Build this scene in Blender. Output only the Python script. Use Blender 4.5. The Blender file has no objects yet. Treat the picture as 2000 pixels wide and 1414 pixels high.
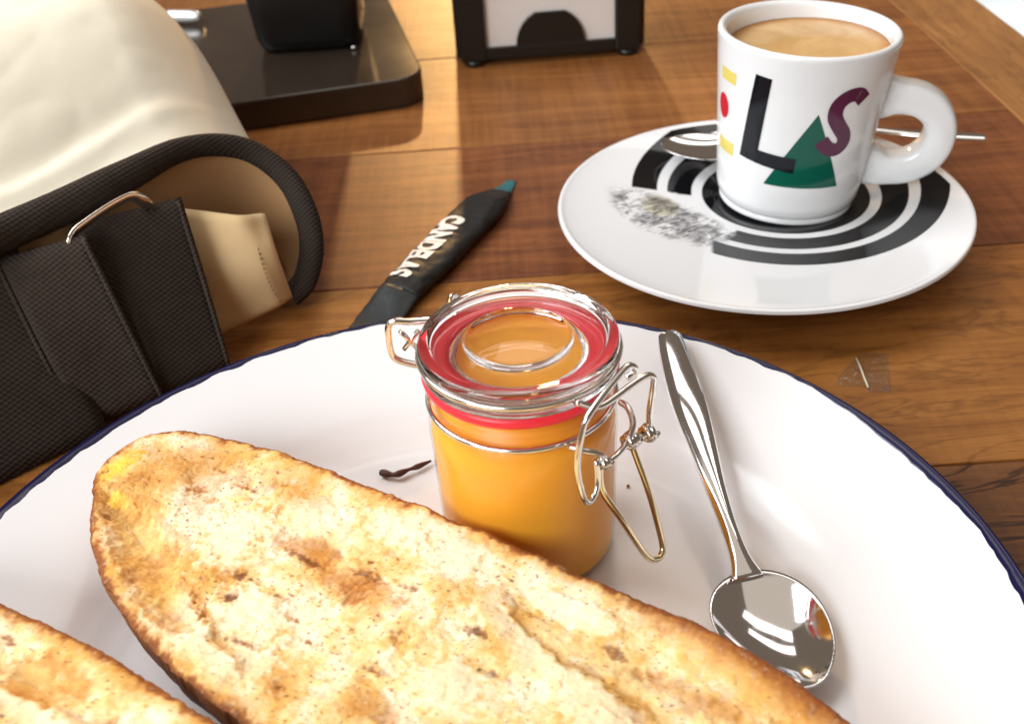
import bpy, bmesh, math, random
from mathutils import Vector, Matrix, noise
R = math.radians
random.seed(7)
sc = bpy.context.scene
col = sc.collection
CM = 0.01

# ------------------------------------------------------------------ camera
cam_d = bpy.data.cameras.new('camera'); cam = bpy.data.objects.new('camera', cam_d); col.objects.link(cam)
cam_d.sensor_width = 36.0; cam_d.lens = 37.9; cam_d.clip_start = 0.01; cam_d.clip_end = 50
PITCH, ROLL, CAMH = R(35.71), R(-3.96), 0.2103
_up0 = Vector((0, math.sin(PITCH), math.cos(PITCH))); _fw = Vector((0, math.cos(PITCH), -math.sin(PITCH))); _rt0 = Vector((1, 0, 0))
_rt = _rt0*math.cos(ROLL) + _up0*math.sin(ROLL); _up = -_rt0*math.sin(ROLL) + _up0*math.cos(ROLL)
_m = Matrix((_rt, _up, -_fw)).transposed().to_4x4(); _m.translation = Vector((0, 0, CAMH)); cam.matrix_world = _m
cam_d.dof.use_dof = True; cam_d.dof.focus_distance = 0.285; cam_d.dof.aperture_fstop = 20.0
sc.camera = cam

# ------------------------------------------------------------------ world, lamps, exposure
w = bpy.data.worlds.new('World'); sc.world = w; w.use_nodes = True
w.node_tree.nodes['Background'].inputs[0].default_value = (0.55, 0.42, 0.32, 1)
w.node_tree.nodes['Background'].inputs[1].default_value = 0.27

def area(name, pos, target, sx, sy, power, color):
    d = bpy.data.lights.new(name, 'AREA'); d.shape = 'RECTANGLE'; d.size = sx; d.size_y = sy; d.energy = power; d.color = color
    o = bpy.data.objects.new(name, d); col.objects.link(o); o.location = pos
    o.rotation_euler = (Vector(target) - Vector(pos)).to_track_quat('-Z', 'Y').to_euler(); return o
TGT = (0.0, 0.25, 0.0)
def around(az, el, dist): return (TGT[0]+dist*math.cos(R(el))*math.cos(R(az)), TGT[1]+dist*math.cos(R(el))*math.sin(R(az)), dist*math.sin(R(el)))
area('window_light', around(167, 50, 1.5), TGT, 0.85, 0.85, 17.5, (0.92, 0.96, 1.0))
area('warm_back_lamp', around(91, 17, 2.6), TGT, 0.05, 0.05, 24, (1.0, 0.58, 0.22))
area('ceiling_panel_far', (0.50, 1.50, 1.5), (0.05, 0.2, 0), 1.4, 0.28, 2.4, (1.0, 0.94, 0.90))
area('ceiling_panel_middle', (0.40, 0.92, 1.5), (0.05, 0.2, 0), 1.4, 0.28, 2.4, (1.0, 0.94, 0.90))
area('window_light_front', (-0.80, -0.75, 0.72), (0.0, 0.25, 0.03), 0.8, 0.7, 17.0, (0.92, 0.97, 1.0))
area('ceiling_bounce', (0.0, 0.4, 2.3), (0.0, 0.4, 0), 2.6, 2.2, 7.0, (1.0, 0.90, 0.78))
sp_d = bpy.data.lights.new('floor_fill_spot', 'SPOT'); sp_d.energy = 900; sp_d.color = (0.9, 0.97, 1.0); sp_d.spot_size = R(34); sp_d.spot_blend = 0.5; sp_d.shadow_soft_size = 0.2  # added fill spot that only brightens the floor corner, no real source behind it
sp = bpy.data.objects.new('floor_fill_spot', sp_d); col.objects.link(sp); sp.location = (3.2, 4.2, 1.9); sp.rotation_euler = (Vector((1.15, 1.75, -0.74))-Vector(sp.location)).to_track_quat('-Z', 'Y').to_euler()
sc.view_settings.view_transform = 'Standard'; sc.view_settings.look = 'None'
sc.view_settings.exposure = 0.14; sc.view_settings.gamma = 1.0; sc.view_settings.use_curve_mapping = False
sc.render.engine = 'CYCLES'
sc.cycles.use_denoising = True
sc.cycles.max_bounces = 14; sc.cycles.transmission_bounces = 12; sc.cycles.transparent_max_bounces = 16
sc.cycles.sample_clamp_indirect = 14.0

# ------------------------------------------------------------------ node expressions
class X:
    def __init__(s, g, k): s.g = g; s.k = k
    def _op(s, op, *a, clamp=False):
        n = s.g.nt.nodes.new('ShaderNodeMath'); n.operation = op; n.use_clamp = clamp
        for i, v in enumerate((s,)+a): s.g.put(n.inputs[i], v)
        return X(s.g, n.outputs[0])
    def __add__(s, o): return s._op('ADD', o)
    __radd__ = __add__
    def __sub__(s, o): return s._op('SUBTRACT', o)
    def __rsub__(s, o): return (s*-1)+o
    def __mul__(s, o): return s._op('MULTIPLY', o)
    __rmul__ = __mul__
    def __truediv__(s, o): return s._op('DIVIDE', o)
    def sqrt(s): return s._op('SQRT')
    def abs(s): return s._op('ABSOLUTE')
    def max(s, o): return s._op('MAXIMUM', o)
    def min(s, o): return s._op('MINIMUM', o)
    def sin(s): return s._op('SINE')
    def pow(s, o): return s._op('POWER', o)
    def lt(s, o): return s._op('LESS_THAN', o)
    def gt(s, o): return s._op('GREATER_THAN', o)
    def atan2(s, o): return s._op('ARCTAN2', o)
    def step(s, a, b, lo=0.0, hi=1.0):
        n = s.g.nt.nodes.new('ShaderNodeMapRange'); n.interpolation_type = 'SMOOTHSTEP'
        for i, v in enumerate((s, a, b, lo, hi)): s.g.put(n.inputs[i], v)
        return X(s.g, n.outputs[0])
class G:
    def __init__(g, name):
        g.m = bpy.data.materials.new(name); g.m.use_nodes = True; g.nt = g.m.node_tree
        g.b = g.nt.nodes['Principled BSDF']; g.out = g.nt.nodes['Material Output']
    def put(g, sock, v):
        if isinstance(v, X): g.nt.links.new(v.k, sock)
        elif isinstance(v, (tuple, list)): sock.default_value = tuple(v)+((1,) if len(v) == 3 and len(sock.default_value) == 4 else ())
        else: sock.default_value = v
    def set(g, **kw):
        names = dict(color='Base Color', rough='Roughness', metal='Metallic', ior='IOR', spec='Specular IOR Level', coat='Coat Weight', coatr='Coat Roughness',
                     sss='Subsurface Weight', sssr='Subsurface Radius', ssss='Subsurface Scale', normal='Normal', trans='Transmission Weight', sheen='Sheen Weight', alpha='Alpha')
        for k, v in kw.items(): g.put(g.b.inputs[names[k]], v)
        return g.m
    def obj(g): return X(g, g.nt.nodes.new('ShaderNodeTexCoord').outputs['Object'])
    def attr(g, name): n = g.nt.nodes.new('ShaderNodeAttribute'); n.attribute_name = name; return X(g, n.outputs['Color'])
    def rnd(g): return X(g, g.nt.nodes.new('ShaderNodeObjectInfo').outputs['Random'])
    def xyz(g, v):
        n = g.nt.nodes.new('ShaderNodeSeparateXYZ'); g.put(n.inputs[0], v); return [X(g, o) for o in n.outputs]
    def vec(g, x, y, z):
        n = g.nt.nodes.new('ShaderNodeCombineXYZ')
        for i, v in enumerate((x, y, z)): g.put(n.inputs[i], v)
        return X(g, n.outputs[0])
    def noise(g, v, scale=1.0, detail=3.0, rough=0.55, dist=0.0):
        n = g.nt.nodes.new('ShaderNodeTexNoise'); g.put(n.inputs['Vector'], v)
        for k, a in (('Scale', scale), ('Detail', detail), ('Roughness', rough), ('Distortion', dist)): g.put(n.inputs[k], a)
        return X(g, n.outputs['Fac'])
    def voro(g, v, scale=1.0):
        n = g.nt.nodes.new('ShaderNodeTexVoronoi'); g.put(n.inputs['Vector'], v); g.put(n.inputs['Scale'], scale); return X(g, n.outputs['Distance'])
    def mix(g, f, a, b):
        n = g.nt.nodes.new('ShaderNodeMix'); n.data_type = 'RGBA'; g.put(n.inputs['Factor'], f); g.put(n.inputs[6], a); g.put(n.inputs[7], b); return X(g, n.outputs[2])
    def bump(g, h, strength=0.3, dist=0.001):
        n = g.nt.nodes.new('ShaderNodeBump'); g.put(n.inputs['Strength'], strength); g.put(n.inputs['Distance'], dist); g.put(n.inputs['Height'], h); return X(g, n.outputs[0])

def simple(name, color, rough=0.5, metal=0.0, **kw):
    g = G(name); return g.set(color=color, rough=rough, metal=metal, **kw)

# ------------------------------------------------------------------ mesh helpers (all lengths in cm)
def mk(name, verts, faces, mat=None, parent=None, smooth=True, loc=None):
    me = bpy.data.meshes.new(name); me.from_pydata([(v[0]*CM, v[1]*CM, v[2]*CM) for v in verts], [], faces); me.validate()
    if smooth:
        me.polygons.foreach_set('use_smooth', [True]*len(me.polygons))
    o = bpy.data.objects.new(name, me); col.objects.link(o)
    if mat: me.materials.append(mat)
    if parent: o.parent = parent
    if loc: o.location = tuple(c*CM for c in loc)
    return o
def recalc(o, inside=False):
    bm = bmesh.new(); bm.from_mesh(o.data); bmesh.ops.recalc_face_normals(bm, faces=bm.faces); bm.to_mesh(o.data); bm.free(); return o
def thing(name, label, cat, loc=(0, 0, 0), rz=0, group=None):
    o = bpy.data.objects.new(name, None); col.objects.link(o); o.location = tuple(c*CM for c in loc); o.rotation_euler = (0, 0, rz)
    o.empty_display_size = 0.01
    return tag(o, label, cat, group)
def tag(o, label, cat, group=None):
    o['label'] = label; o['category'] = cat
    if group: o['group'] = group
    return o
def lathe(name, prof, mat, parent, segs=96, closed=False, center=None):
    """prof: list of (r, z) or (r, z, cx, cy)."""
    V = []; F = []; n = len(prof)
    for p in prof:
        cx, cy = (p[2], p[3]) if len(p) > 2 else (0, 0)
        for k in range(segs):
            a = 2*math.pi*k/segs; V.append((cx+p[0]*math.cos(a), cy+p[0]*math.sin(a), p[1]))
    for i in range(n if closed else n-1):
        j = (i+1) % n
        for k in range(segs):
            l = (k+1) % segs; F.append((i*segs+k, i*segs+l, j*segs+l, j*segs+k))
    if not closed:
        if prof[0][0] < 1e-3 or True:
            pass
    o = mk(name, V, F, mat, parent)
    bm = bmesh.new(); bm.from_mesh(o.data); bmesh.ops.remove_doubles(bm, verts=bm.verts, dist=1e-6); bmesh.ops.recalc_face_normals(bm, faces=bm.faces)
    bm.to_mesh(o.data); bm.free(); o.data.polygons.foreach_set('use_smooth', [True]*len(o.data.polygons))
    return o
def cr(pts, n=8, closed=False):
    """Catmull-Rom resampling."""
    P = [Vector(p) for p in pts]; out = []; m = len(P)
    for i in range(m if closed else m-1):
        p0 = P[(i-1) % m] if closed or i > 0 else P[0]*2-P[1]
        p1 = P[i]; p2 = P[(i+1) % m]
        p3 = P[(i+2) % m] if closed or i+2 < m else P[-1]*2-P[-2]
        for k in range(n):
            t = k/n; out.append(0.5*((2*p1)+(p2-p0)*t+(2*p0-5*p1+4*p2-p3)*t*t+(3*p1-p0-3*p2+p3)*t**3))
    if not closed: out.append(P[-1].copy())
    return out
def round_profile(prof, n=5):
    return [tuple(v)[:2] for v in cr([(a, b, 0) for a, b in prof], n)]
def tube(name, path, rad, mat, parent, segs=10, closed=False, flat=1.0, radf=None, upv=(0, 0, 1)):
    """swept tube with parallel-transport frames; flat scales the second axis."""
    P = [Vector(p) for p in path]; n = len(P); T = []
    for i in range(n):
        a = P[(i-1) % n] if closed or i > 0 else P[i]; b = P[(i+1) % n] if closed or i < n-1 else P[i]
        T.append((b-a).normalized())
    u = Vector(upv); u = (u - T[0]*u.dot(T[0]))
    if u.length < 1e-3: u = Vector((1, 0, 0)) - T[0]*T[0].x
    u.normalize(); V = []; F = []
    for i in range(n):
        u = (u - T[i]*u.dot(T[i])).normalized(); v = T[i].cross(u)
        r = rad*(radf(i/(n-1)) if radf else 1.0)
        for k in range(segs):
            a = 2*math.pi*k/segs; V.append(tuple(P[i] + u*(r*math.cos(a)) + v*(r*flat*math.sin(a))))
    for i in range(n if closed else n-1):
        j = (i+1) % n
        for k in range(segs):
            l = (k+1) % segs; F.append((i*segs+k, i*segs+l, j*segs+l, j*segs+k))
    if not closed:
        F.append(tuple(range(segs))[::-1]); F.append(tuple(range((n-1)*segs, n*segs)))
    return recalc(mk(name, V, F, mat, parent))
def box(name, x0, x1, y0, y1, z0, z1, mat, parent, bev=0.1, seg=2, rz=0.0):
    bm = bmesh.new()
    c = ((x0+x1)/2, (y0+y1)/2, (z0+z1)/2)
    bmesh.ops.create_cube(bm, size=1.0)
    for v in bm.verts: v.co = Vector((v.co.x*(x1-x0)*CM, v.co.y*(y1-y0)*CM, v.co.z*(z1-z0)*CM))
    if bev: bmesh.ops.bevel(bm, geom=bm.edges[:], offset=bev*CM, segments=seg, affect='EDGES', profile=0.5)
    me = bpy.data.meshes.new(name); bm.to_mesh(me); bm.free(); me.materials.append(mat)
    o = bpy.data.objects.new(name, me); col.objects.link(o)
    if parent: o.parent = parent
    o.location = tuple(k*CM for k in c); o.rotation_euler = (0, 0, rz); return o
def prism(name, poly, depth, mat, parent, bev=0.0, seg=2, to=None):
    """extrude polygon (u,v) by depth along w; to(u,v,w)->xyz in cm."""
    to = to or (lambda u, v, w: (u, v, w))
    n = len(poly); V = [to(u, v, 0) for u, v in poly]+[to(u, v, depth) for u, v in poly]
    F = [tuple(range(n))[::-1], tuple(range(n, 2*n))]+[(i, (i+1) % n, n+(i+1) % n, n+i) for i in range(n)]
    o = recalc(mk(name, V, F, mat, parent, smooth=False))
    if bev:
        bm = bmesh.new(); bm.from_mesh(o.data); bmesh.ops.bevel(bm, geom=bm.edges[:], offset=bev*CM, segments=seg, affect='EDGES', profile=0.5)
        bm.to_mesh(o.data); bm.free()
    return o
def patch(name, corners, nu, nv, thick, mat, parent, sag=None):
    """thick bilinear quad: corners TL, TR, BR, BL; sag(u,v) pushes along the normal (cm)."""
    TL, TR, BR, BL = [Vector(c) for c in corners]
    nrm = ((TR-TL)+(BR-BL)).cross((BL-TL)+(BR-TR)).normalized()
    if nrm.y > 0: nrm = -nrm
    V = []; F = []
    for layer in (0, 1):
        for j in range(nv+1):
            for i in range(nu+1):
                u, v = i/nu, j/nv
                p = (TL*(1-u)+TR*u)*(1-v)+(BL*(1-u)+BR*u)*v
                edge = min(1.0, min(u, 1-u)*nu, min(v, 1-v)*nv)
                p = p + nrm*((sag(u, v) if sag else 0) + (thick*(0.5+0.5*edge) if layer == 0 else 0))
                V.append(tuple(p))
    s = (nu+1)*(nv+1)
    for j in range(nv):
        for i in range(nu):
            a = j*(nu+1)+i; F.append((a, a+1, a+nu+2, a+nu+1)); F.append((s+a, s+a+nu+1, s+a+nu+2, s+a+1))
    for i in range(nu):
        F.append((i, s+i, s+i+1, i+1)); a = nv*(nu+1)+i; F.append((a, a+1, s+a+1, s+a))
    for j in range(nv):
        a = j*(nu+1); F.append((a, a+nu+1, s+a+nu+1, s+a)); a += nu; F.append((a, s+a, s+a+nu+1, a+nu+1))
    return recalc(mk(name, V, F, mat, parent))
def lerp(a, b, t): return a+(b-a)*t
def sstep(a, b, x):
    t = min(1, max(0, (x-a)/(b-a))); return t*t*(3-2*t)
def curve_at(pts, x):
    for (x0, y0), (x1, y1) in zip(pts, pts[1:]):
        if x <= x1: return lerp(y0, y1, (x-x0)/(x1-x0)) if x >= x0 else y0
    return pts[-1][1]

# ------------------------------------------------------------------ materials
def wood(name, c_lo, c_hi, seed, grain_x=True, saw=0.35, knot=0.0):
    g = G(name); p = g.obj(); x, y, z = g.xyz(p); x = x*100; y = y*100; z = z*100
    if not grain_x: x, y = y, x
    warp = g.noise(g.vec(x*0.05+seed*7.3, y*0.22, z), 1.0, 2)
    rings = g.noise(g.vec(x*0.07+seed*3.1, y*1.4+warp*5.0, z*0.5+seed), 1.0, 5, 0.6, 0.6)
    fine = g.noise(g.vec(x*0.35+seed, y*9.0, z), 1.0, 4, 0.65)
    pores = g.noise(g.vec(x*1.6, y*26.0+seed, z), 1.0, 2, 0.5)
    cross = g.noise(g.vec(x*3.2+seed, y*0.16, z), 1.0, 3, 0.6)
    blot = g.noise(g.vec(x*0.16+seed*1.7, y*0.2, z), 1.0, 3, 0.5)
    f = rings.step(0.25, 0.75)*0.55+fine*0.30+blot.step(0.25, 0.75)*0.25+0.05+cross.step(0.3, 0.75)*saw-0.25-saw*0.4
    c = g.mix(f._op('MULTIPLY', 1.0, clamp=True), c_lo, c_hi)
    dark = pores.step(0.30, 0.42, 1.0, 0.0)*0.35+cross.step(0.60, 0.72)*saw*0.35
    c = g.mix(dark, c, tuple(v*0.35 for v in c_lo))
    if knot:
        vein = g.noise(g.vec(x*0.13+seed, y*0.55, z), 1.0, 4, 0.55, 1.2)
        c = g.mix((vein-0.5).abs().step(0.0, 0.035, knot, 0.0), c, tuple(v*0.3 for v in c_lo))
    h = fine*0.5+pores*0.3+cross*saw
    return g.set(color=c, rough=fine*0.2+0.36, normal=g.bump(h, 0.25, 0.0006), spec=0.30)
def china(name, color=(0.82, 0.82, 0.83), rough=0.08):
    g = G(name); p = g.obj(); n = g.noise(p, 60.0, 3)*0.5+g.noise(p, 12.0, 4, 0.6).step(0.4, 0.7)*1.2; return g.set(color=color, rough=n*0.05+rough-0.02, normal=g.bump(g.noise(p, 25.0, 2), 0.03, 0.001))
M_wire = simple('steel_wire', (0.84, 0.82, 0.79), 0.14, 1.0)
def steel(name):
    g = G(name); p = g.obj(); n = g.noise(p, 500.0, 2); return g.set(color=(0.86, 0.86, 0.87), metal=1.0, rough=n*0.06+0.05, normal=g.bump(g.noise(p, 90.0, 3), 0.02, 0.0005))
M_spoon = steel('polished_steel')
def cloth(name, c1, c2, freq=9.0, sheen=0.2, rough=0.9, bump=0.5):
    g = G(name); p = g.obj(); x, y, z = g.xyz(p); x = x*100; y = y*100; z = z*100
    wv = ((x*freq*6.283).sin()*(z*freq*6.283+y*freq*4).sin())*0.5+0.5
    n = g.noise(p, 120.0, 4, 0.6); big = g.noise(p, 14.0, 3)
    c = g.mix(n*0.5+wv*0.25+big*0.25, c1, c2)
    return g.set(color=c, rough=rough, sheen=sheen, spec=0.12, normal=g.bump(wv*0.6+n*0.8, bump, 0.0006))
M_canvas = cloth('cream_canvas', (0.82, 0.73, 0.56), (0.90, 0.83, 0.69), 14, 0.0, 1.0, 0.35)
M_flap = cloth('sand_canvas', (0.62, 0.43, 0.22), (0.74, 0.54, 0.30), 14, 0.1, 0.85, 0.2)
M_lining = cloth('tan_lining', (0.36, 0.20, 0.09), (0.48, 0.28, 0.13), 14, 0.1, 0.85, 0.2)
M_web = cloth('black_webbing', (0.017, 0.012, 0.010), (0.060, 0.045, 0.036), 5, 0.0, 0.85, 1.0)
M_web2 = cloth('charcoal_webbing', (0.024, 0.018, 0.015), (0.080, 0.060, 0.049), 5, 0.0, 0.85, 1.0)
M_thread = simple('brown_thread', (0.25, 0.15, 0.07), 0.8)
M_thread_k = simple('charcoal_thread', (0.06, 0.05, 0.045), 0.8)

# ================================================================== SETTING: floor and table
def m_floor():
    g = G('pale_floor'); p = g.obj(); n = g.noise(p, 3.0, 6, 0.6); v = g.noise(p, 9.0, 4, 0.6)
    return g.set(color=g.mix(n.step(0.35, 0.7), (0.72, 0.76, 0.77), g.mix(v.step(0.4, 0.6), (0.80, 0.84, 0.85), (0.50, 0.56, 0.58))), rough=0.4)
fl = mk('floor', [(-400, -400, -74), (400, -400, -74), (400, 400, -74), (-400, 400, -74)], [(0, 1, 2, 3)], m_floor(), None, False); fl['kind'] = 'structure'

table = thing('table', 'brown rough-sawn wooden table top of wide planks under everything', 'table', (0, 0, 0))
SEAM = [-13.0, -1.0, 10.9, 22.8, 34.65, 46.5, 58.4, 70.3, 82.2, 94.0]
tones = [((0.085, 0.030, 0.010), (0.26, 0.105, 0.030), 0.25, 0.5), ((0.085, 0.030, 0.010), (0.26, 0.105, 0.030), 0.25, 0.5), ((0.09, 0.032, 0.012), (0.25, 0.098, 0.028), 0.2, 0.9),
         ((0.20, 0.068, 0.014), (0.46, 0.19, 0.042), 0.12, 0.35), ((0.13, 0.038, 0.012), (0.34, 0.118, 0.035), 0.28, 0.25),
         ((0.17, 0.056, 0.014), (0.41, 0.165, 0.044), 0.30, 0.0), ((0.17, 0.056, 0.014), (0.42, 0.165, 0.042), 0.4, 0.3), ((0.13, 0.045, 0.013), (0.33, 0.13, 0.035), 0.4, 0.3), ((0.13, 0.045, 0.013), (0.33, 0.13, 0.035), 0.4, 0.3)]
for i, (a, b) in enumerate(zip(SEAM, SEAM[1:])):
    lo, hi, saw, kn = tones[i]
    box('plank', -46, 23.85, a+0.03, b-0.03, -3.2, -0.0, wood('plank_wood', lo, hi, 1.3+i*2.7, True, saw, kn), table, 0.07, 2)
box('edge_board', 23.92, 28.75, -13, 94, -3.2, 0.02, wood('edge_wood', (0.24, 0.10, 0.028), (0.52, 0.25, 0.075), 9.1, False, 0.05, 0.3), table, 0.12, 2, R(1.0))

# ================================================================== PLATE
PX, PY = -1.73, 16.13
M_plate = china('white_enamel', (0.775, 0.755, 0.75), 0.14)
plate = thing('dinner_plate', 'large white enamel plate with chipped dark blue rim holding the toast', 'plate', (PX, PY, 0))
pp = round_profile([(0.0, 0.40), (4, 0.40), (7.6, 0.41), (8.6, 0.52), (9.3, 0.78), (9.9, 1.08), (10.6, 1.36), (11.6, 1.72), (12.55, 2.05), (12.88, 2.165)], 8)
pu = [(12.92, 2.10), (12.55, 1.93), (11.5, 1.56), (10.2, 1.12), (9.7, 0.72), (9.2, 0.30), (8.4, 0.06), (7.5, 0.02), (0.0, 0.02)]
lathe('plate_body', pp+round_profile(pu, 4), M_plate, plate, 160)
def m_blue():
    g = G('blue_enamel'); p = g.obj(); n = g.noise(p, 220.0, 4, 0.7); n2 = g.noise(p, 45.0, 3, 0.6)
    chip = (n*0.5+n2*0.5).step(0.60, 0.64)
    c = g.mix(chip, (0.007, 0.007, 0.042), (0.02, 0.025, 0.022)); return g.set(color=c, rough=chip*0.5+0.12)
# irregular inner edge of the blue enamel band: real lip, lying a hair above the white body
V = []; F = []; NS = 360
for k in range(NS):
    a = 2*math.pi*k/NS
    e = 12.89-0.15*sstep(0.75, 0.25, abs((a-0.08+math.pi) % (2*math.pi)-math.pi))-0.10*sstep(0.7, 0.2, abs(a-2.55))+0.07*noise.noise((4*math.cos(a), 4*math.sin(a), 2.2))+0.10*noise.noise((22*math.cos(a), 22*math.sin(a), 5.0))
    rz_ = lambda r: 2.05+(r-12.55)*0.35
    sec = [(e, rz_(e)+0.012), (max(e+0.02, 12.90), rz_(12.88)+0.02), (12.97, 2.185), (13.01, 2.16), (13.02, 2.12), (12.99, 2.08), (12.90, 2.05), (12.72, 1.99), (12.5, 1.94)]
    for r_, z_ in sec: V.append((r_*math.cos(a), r_*math.sin(a), z_))
ns = 9
for k in range(NS):
    l = (k+1) % NS
    for i in range(ns):
        j = (i+1) % ns; F.append((k*ns+i, k*ns+j, l*ns+j, l*ns+i))
recalc(mk('rim', V, F, m_blue(), plate))

# ================================================================== TOAST
EU = Vector((0.834, -0.551)); EN = Vector((0.551, 0.834))
def spline1(pts, n=10): return [(v.x, v.y) for v in cr([(a, b, 0) for a, b in pts], n)]
def m_crumb():
    g = G('toasted_crumb'); p = g.obj(); c = g.attr('Col')
    n1 = g.noise(p, 420.0, 4, 0.6); n2 = g.noise(p, 1400.0, 3, 0.6); n3 = g.noise(p, 900.0, 2, 0.5)
    c = g.mix(n1.step(0.52, 0.78)*0.28, c, (0.66, 0.34, 0.08))
    c = g.mix(n1.step(0.22, 0.46, 0.30, 0.0), c, (0.90, 0.80, 0.58))
    c = g.mix(n2.step(0.63, 0.69)*0.6, c, (0.34, 0.15, 0.04))
    return g.set(color=c, rough=0.7, spec=0.3, sss=0.35, sssr=(1.0, 0.6, 0.3), ssss=0.005, normal=g.bump(n1*0.5+n3*0.5, 0.22, 0.0010))
def m_crust():
    g = G('baked_crust'); p = g.obj(); n = g.noise(p, 60.0, 5, 0.6); f = g.noise(p, 700.0, 4, 0.7)
    c = g.mix(n.step(0.3, 0.7), (0.22, 0.065, 0.014), (0.44, 0.17, 0.04)); c = g.mix(f.step(0.55, 0.72)*0.6, c, (0.72, 0.42, 0.16))
    return g.set(color=c, rough=0.55, normal=g.bump(f+n, 0.4, 0.0008))
M_crumb, M_crust = m_crumb(), m_crust()
def mixc(a, b, t): t = min(1, max(0, t)); return tuple(lerp(x, y, t) for x, y in zip(a, b))
WHITE, CREAM, GOLD, AMBER, BROWN, CHAR = (0.90, 0.79, 0.56), (0.85, 0.62, 0.28), (0.75, 0.41, 0.10), (0.50, 0.185, 0.03), (0.24, 0.062, 0.012), (0.11, 0.03, 0.01)
def poly_sd(px, py, poly):
    """signed distance to polygon, positive inside"""
    ins = False; best = 1e9; n = len(poly)
    for k in range(n):
        x0, y0 = poly[k]; x1, y1 = poly[(k+1) % n]
        if (y0 > py) != (y1 > py) and px < (x1-x0)*(py-y0)/(y1-y0)+x0: ins = not ins
        dx, dy = x1-x0, y1-y0; t = max(0, min(1, ((px-x0)*dx+(py-y0)*dy)/(dx*dx+dy*dy))); best = min(best, math.hypot(px-x0-t*dx, py-y0-t*dy))
    return best if ins else -best
def line_sd(px, py, pl):
    """distance to an open polyline and the side (+1 left of its direction)"""
    best = 1e9; side = 1; along = 0
    for k in range(len(pl)-1):
        x0, y0 = pl[k]; x1, y1 = pl[k+1]; dx, dy = x1-x0, y1-y0; t = max(0, min(1, ((px-x0)*dx+(py-y0)*dy)/(dx*dx+dy*dy))); d = math.hypot(px-x0-t*dx, py-y0-t*dy)
        if d < best: best = d; side = 1 if dx*(py-y0)-dy*(px-x0) > 0 else -1; along = (k+t)/(len(pl)-1)
    return best, side, along
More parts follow.
